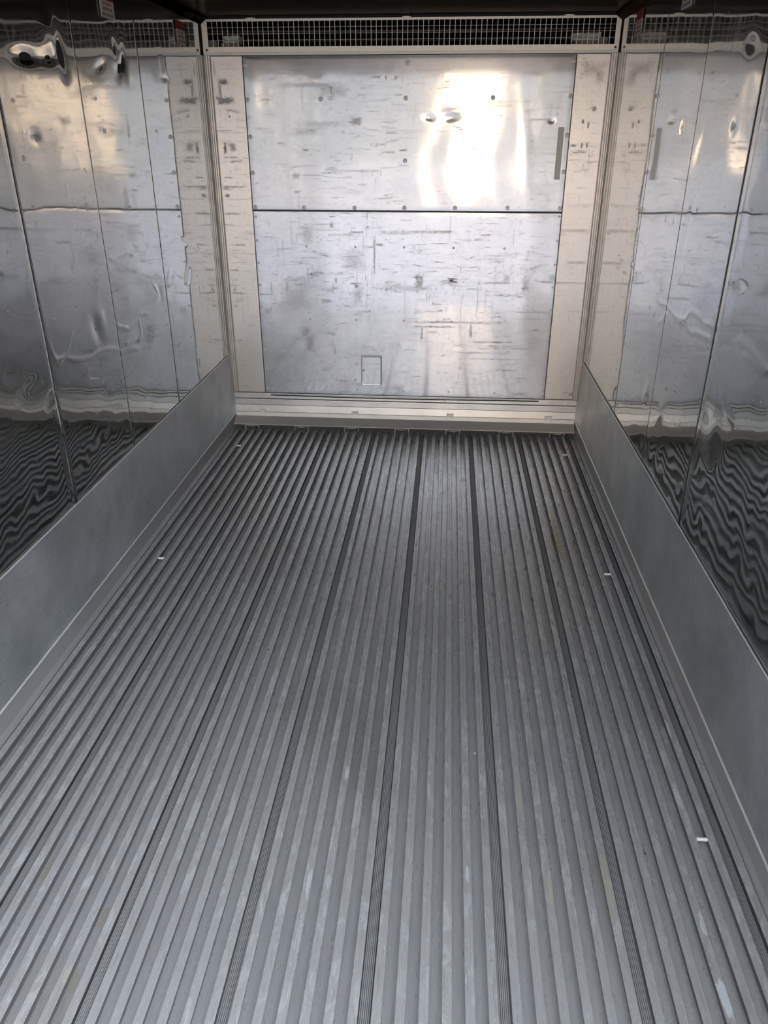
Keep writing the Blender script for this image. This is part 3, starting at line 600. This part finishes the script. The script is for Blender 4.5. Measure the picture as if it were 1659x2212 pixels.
bent([(d_-0.001, 0.1015), (d_-0.0205, 0.1015), (d_-0.0235, 0.0755), (d_-0.001, 0.0755)], 0.016, W-0.018, M_edge, 'bright_band')
bent([(d_-0.004, 0.0745), (d_-0.0225, 0.0745), (d_-0.078, 0.0365), (d_-0.081, 0.0325), (d_-0.0775, 0.0315), (d_-0.004, 0.066)], 0.012, W-0.016, M_lip, 'sloping_lip')
local(B().tube([(0.012, d_-0.0805, 0.0335), (W-0.016, d_-0.0805, 0.0335)], 0.0022, 6).obj('lip_edge', M_edge, sl), sl)
# channel under the foot of the lower sheet
b = B(); n = 30; pts = []
for i in range(n+1):
    x = 0.262+(2.030-0.262)*i/n; sag = -0.0075*math.sin(math.pi*min(1, max(0, (x-0.262)/1.5)))
    pts.append((x, d_-0.0075, 0.2245+sag*0.3))
local(b.tube(pts, 0.0032, 6).obj('bright_channel', M_edge, sl), sl)
b = B(); pts = [(x, y-0.001, 0.2185-0.006*math.sin(math.pi*min(1, max(0, (x-0.262)/1.6)))) for x, y, z in pts]
local(b.tube(pts, 0.0034, 6).obj('channel_gap', M_dark, sl), sl)
for x in (0.070, 0.114, 0.157, 0.245, 0.310, 0.425, 0.555, 2.115, 2.160, 2.205, 2.250, 0.70, 1.42):
    o = fix('rivet', x, 0.2035, d_-0.0062, sl, 0.0042, False); local(o, sl)
for i, x in enumerate((0.198, 0.827, 1.459, 2.102)):
    h = B(); h.box((x-0.024, d_-0.0215, 0.1065), (x+0.024, d_-0.014, 0.1225), 0.001); h.tube([(x-0.022, d_-0.0235, 0.1045), (x+0.022, d_-0.0235, 0.1045)], 0.0032, 8)
    for dx_ in (-0.017, 0.017):
        h.lathe((x+dx_, d_-0.0215, 0.1145), (0, -1, 0), [(0.0042, 0), (0.003, 0.002), (0, 0.0026)], 10); h.lathe((x+dx_, d_-0.0222, 0.0905), (0, -1, 0), [(0.0042, 0), (0.003, 0.002), (0, 0.0026)], 10)
    o = h.obj('hinge', M_screw, sl); local(o, sl)
    if i == 0: 
        o2 = B().box((x-0.021, d_-0.0224, 0.108), (x+0.021, d_-0.0216, 0.121)).obj('rusty_insert', M_rust, None); o2.parent = o; o2.matrix_parent_inverse = Matrix.Translation(-sl.location)
for x in (0.132, 0.470, 0.808, 1.144, 1.481, 1.831, 2.162):
    w = 0.047; z0, z1 = 0.0012, 0.0285; y = d_-0.076
    pts = [(x-w, y, z0-0.006), (x-w, y, z1-0.006), (x-w+0.004, y, z1-0.001), (x-w+0.010, y, z1), (x-w+0.017, y, z1-0.003), (x-w+0.024, y, z1-0.006),
           (x+w-0.024, y, z1-0.006), (x+w-0.017, y, z1-0.003), (x+w-0.010, y, z1), (x+w-0.004, y, z1-0.001), (x+w, y, z1-0.006), (x+w, y, z0-0.006)]
    b = B()
    prof = [(p[0], p[2]) for p in pts]; inner = [(p[0]*1.0+(0.0018 if p[0] < x else -0.0018), p[2]-0.0018) for p in pts]
    V0 = [[b.bm.verts.new((q[0], yy, q[1])) for q in L_] for yy in (y-0.004, y+0.03) for L_ in (prof, inner)]
    m_ = len(prof)
    for i in range(m_-1):
        for A_, B_ in ((V0[0], V0[1]), (V0[2], V0[3]), (V0[0], V0[2]), (V0[1], V0[3])): b.bm.faces.new((A_[i], A_[i+1], B_[i+1], B_[i]))
    b.bm.faces.new((V0[0][0], V0[1][0], V0[3][0], V0[2][0])); b.bm.faces.new((V0[0][-1], V0[1][-1], V0[3][-1], V0[2][-1]))
    local(b.obj('rail_clip', M_edge, sl), sl)

# ------------------------------------------------------------------ drain access hatch in the lower sheet
hx0, hx1, hz0, hz1 = 0.869, 1.006, 0.300, 0.503
ht = tag(empty('access_hatch', ((hx0+hx1)/2, D-0.006, hz0)), 'small rectangular metal hatch cover with a round button low on the end wall', 'hatch')
def rrect(x0, x1, z0, z1, r, n=5):
    P = []
    for cx, cz, a0 in ((x1-r, z1-r, 0), (x0+r, z1-r, 90), (x0+r, z0+r, 180), (x1-r, z0+r, 270)):
        for i in range(n+1):
            a = math.radians(a0+90*i/n); P.append((cx+r*math.cos(a), cz+r*math.sin(a)))
    return P
b = B(); loops = []
for ins, y in ((0.0, D-0.004), (0.001, D-0.0085), (0.004, D-0.0095), (0.010, D-0.0060), (0.0115, D-0.0045)):
    loops.append([b.bm.verts.new((x, y, z)) for x, z in rrect(hx0+ins, hx1-ins, hz0+ins, hz1-ins, 0.010)])
for A_, B_ in zip(loops, loops[1:]):
    for i in range(len(A_)): b.bm.faces.new((A_[i], A_[(i+1) % len(A_)], B_[(i+1) % len(A_)], B_[i]))
local(b.obj('rim', M_low, ht, True), ht)
P = rrect(hx0+0.009, hx1-0.009, hz0+0.009, hz1-0.016, 0.006); b = B()
F0 = [b.bm.verts.new((x, D-0.0072, z)) for x, z in P]; F1 = [b.bm.verts.new((x, D-0.003, z)) for x, z in P]
b.bm.faces.new(F0); b.bm.faces.new(F1[::-1])
for i in range(len(P)): b.bm.faces.new((F0[i], F0[(i+1) % len(P)], F1[(i+1) % len(P)], F1[i]))
local(b.obj('cover', M_low, ht), ht)
local(B().prism([(D-0.003, hz1-0.0035), (D-0.0060, hz1-0.0045), (D-0.0125, hz1-0.015), (D-0.003, hz1-0.0165)], 'x', hx0+0.010, hx1-0.010).obj('bright_top_fold', M_screw, ht), ht)
local(B().lathe((0.886, D-0.0072, 0.401), (0, -1, 0), [(0.0070, 0), (0.0066, 0.0016), (0.0050, 0.0018), (0.0046, 0.0008), (0, 0.0008)], 20).obj('button', M_gut, ht), ht)

tag(B().box((2.002, D-0.0095, 1.548), (2.034, D-0.0065, 1.818), 0.0006).obj('foil_strip', M_strip2), 'narrow grey metal strip stuck upright beside the right edge of the upper sheet', 'strip')

# ------------------------------------------------------------------ load line stickers
def sticker(side, y0, y1, zb, lab, dz=(0, 0)):
    X = 0.0070 if side == 'left' else W-0.0070; sg = 1 if side == 'left' else -1
    e = tag(empty('load_sticker', (X, (y0+y1)/2, zb)), lab, 'sticker', 'load limit stickers')
    local(B().box((X-0.0006, y0, zb), (X+0.0006, y1, zb+0.061)).obj('white_field', M_white, e), e)
    local(B().box((X-0.0006, y0, zb+0.0612), (X+0.0006, y1, zb+0.100)).obj('red_band', M_red, e), e)
    for txt, zz, size, m in (('NO CARGO', 0.0435, 0.0165, M_redt), ('ABOVE THIS', 0.0245, 0.0175, M_brownt), ('RED LOAD LINE', 0.006, 0.0160, M_brownt)):
        cu = bpy.data.curves.new('lettering', 'FONT'); cu.body = txt; cu.size = size; cu.align_x = 'CENTER'; cu.extrude = 0.0002; cu.space_character = 1.0; cu.offset = 0.0004
        tmp = bpy.data.objects.new('tmp', cu); COL.objects.link(tmp); bpy.context.view_layer.update()
        me = bpy.data.meshes.new_from_object(tmp.evaluated_get(bpy.context.evaluated_depsgraph_get())); bpy.data.objects.remove(tmp)
        o = link('lettering', me, e, m); me.materials.clear(); me.materials.append(m)
        w = max(v.co.x for v in me.vertices)-min(v.co.x for v in me.vertices); k = min(1, 0.125/w)
        # text x runs along +y on the left wall and along -y on the right one; text y is up
        R = Matrix(((0, 0, sg, 0.0010*sg), (sg*k, 0, 0, 0), (0, 1, 0, zz), (0, 0, 0, 1)))
        me.transform(R)
    return e
sticker('left', 3.488, 3.628, 2.197, 'red and white load limit sticker high on the left wall, nearer the doorway')
sticker('left', 4.425, 4.565, 2.197, 'red and white load limit sticker high on the left wall, close to the grille')
sticker('right', 3.495, 3.640, 2.213, 'red and white load limit sticker high on the right wall, nearer the doorway')
sticker('right', 4.345, 4.495, 2.213, 'red and white load limit sticker high on the right wall, close to the grille')

# ------------------------------------------------------------------ loose bits on the floor
gap_l = (S0+0.0015-11*PITCH_R+0.0225, S0+0.0015-10*PITCH_R); gap_r = (S0+0.0015+28*PITCH_R+0.0225, S0+0.0015+29*PITCH_R)
for (a, bb), y, lab in ((gap_l, 4.505, 'short white pin across a rail gap by the left kick plate, far end'), (gap_l, 3.04, 'short white pin across a rail gap by the left kick plate, middle of the floor'),
                        (gap_r, 4.51, 'short white pin across a rail gap by the right kick plate, farthest of three'), (gap_r, 3.057, 'short white pin across a rail gap by the right kick plate, middle of three'),
                        (gap_r, 1.598, 'short white pin across a rail gap by the right kick plate, nearest of three')):
    b = B().tube([(a+0.0003, y, -0.0045), (a+0.0012, y, -0.0045), (bb-0.0012, y, -0.0045), (bb-0.0003, y, -0.0045)], 0.0056, 12)
    tag(b.obj('drain_pin', M_pin, None, False), lab, 'pin', 'white pins between the floor rails')
def chip(name, x, y, z, r, m, lab, cat, seed, flat=0.5):
    b = B(); bmesh.ops.create_icosphere(b.bm, subdivisions=2, radius=r); rq = random.Random(seed)
    for v in b.bm.verts: v.co *= rq.uniform(0.8, 1.15); v.co.z *= flat; v.co += Vector((x, y, z+r*flat*0.85))
    return tag(b.obj(name, m, None, True), lab, cat)

for i, (x, y, rad, m_, lab) in enumerate(((1.5505, 1.911, 0.0036, M_chip, 'tiny white chip lying on the rails at the middle of the floor'),
        (1.741, 1.587, 0.0030, M_stone, 'dark grit crumb on the floor well right of centre'), (2.013, 1.558, 0.0030, M_stone, 'dark grit crumb on the floor left of the nearest white pin'),
        (0.774, 2.368, 0.0040, M_stone, 'dark grit crumb on the left half of the floor, farther in'), (1.135, 1.268, 0.0030, M_stone, 'dark grit crumb on the near floor left of centre'))):
    # rest on a rail top if one is there, else in the groove
    k = (x-S0-0.0015)/PITCH_R; fr = (k-math.floor(k))*PITCH_R
    chip('white_chip' if m_ is M_chip else 'grit_crumb', x, y, 0.0 if fr < 0.0225 else -RH, rad, m_, lab, 'chip' if m_ is M_chip else 'grit', i)
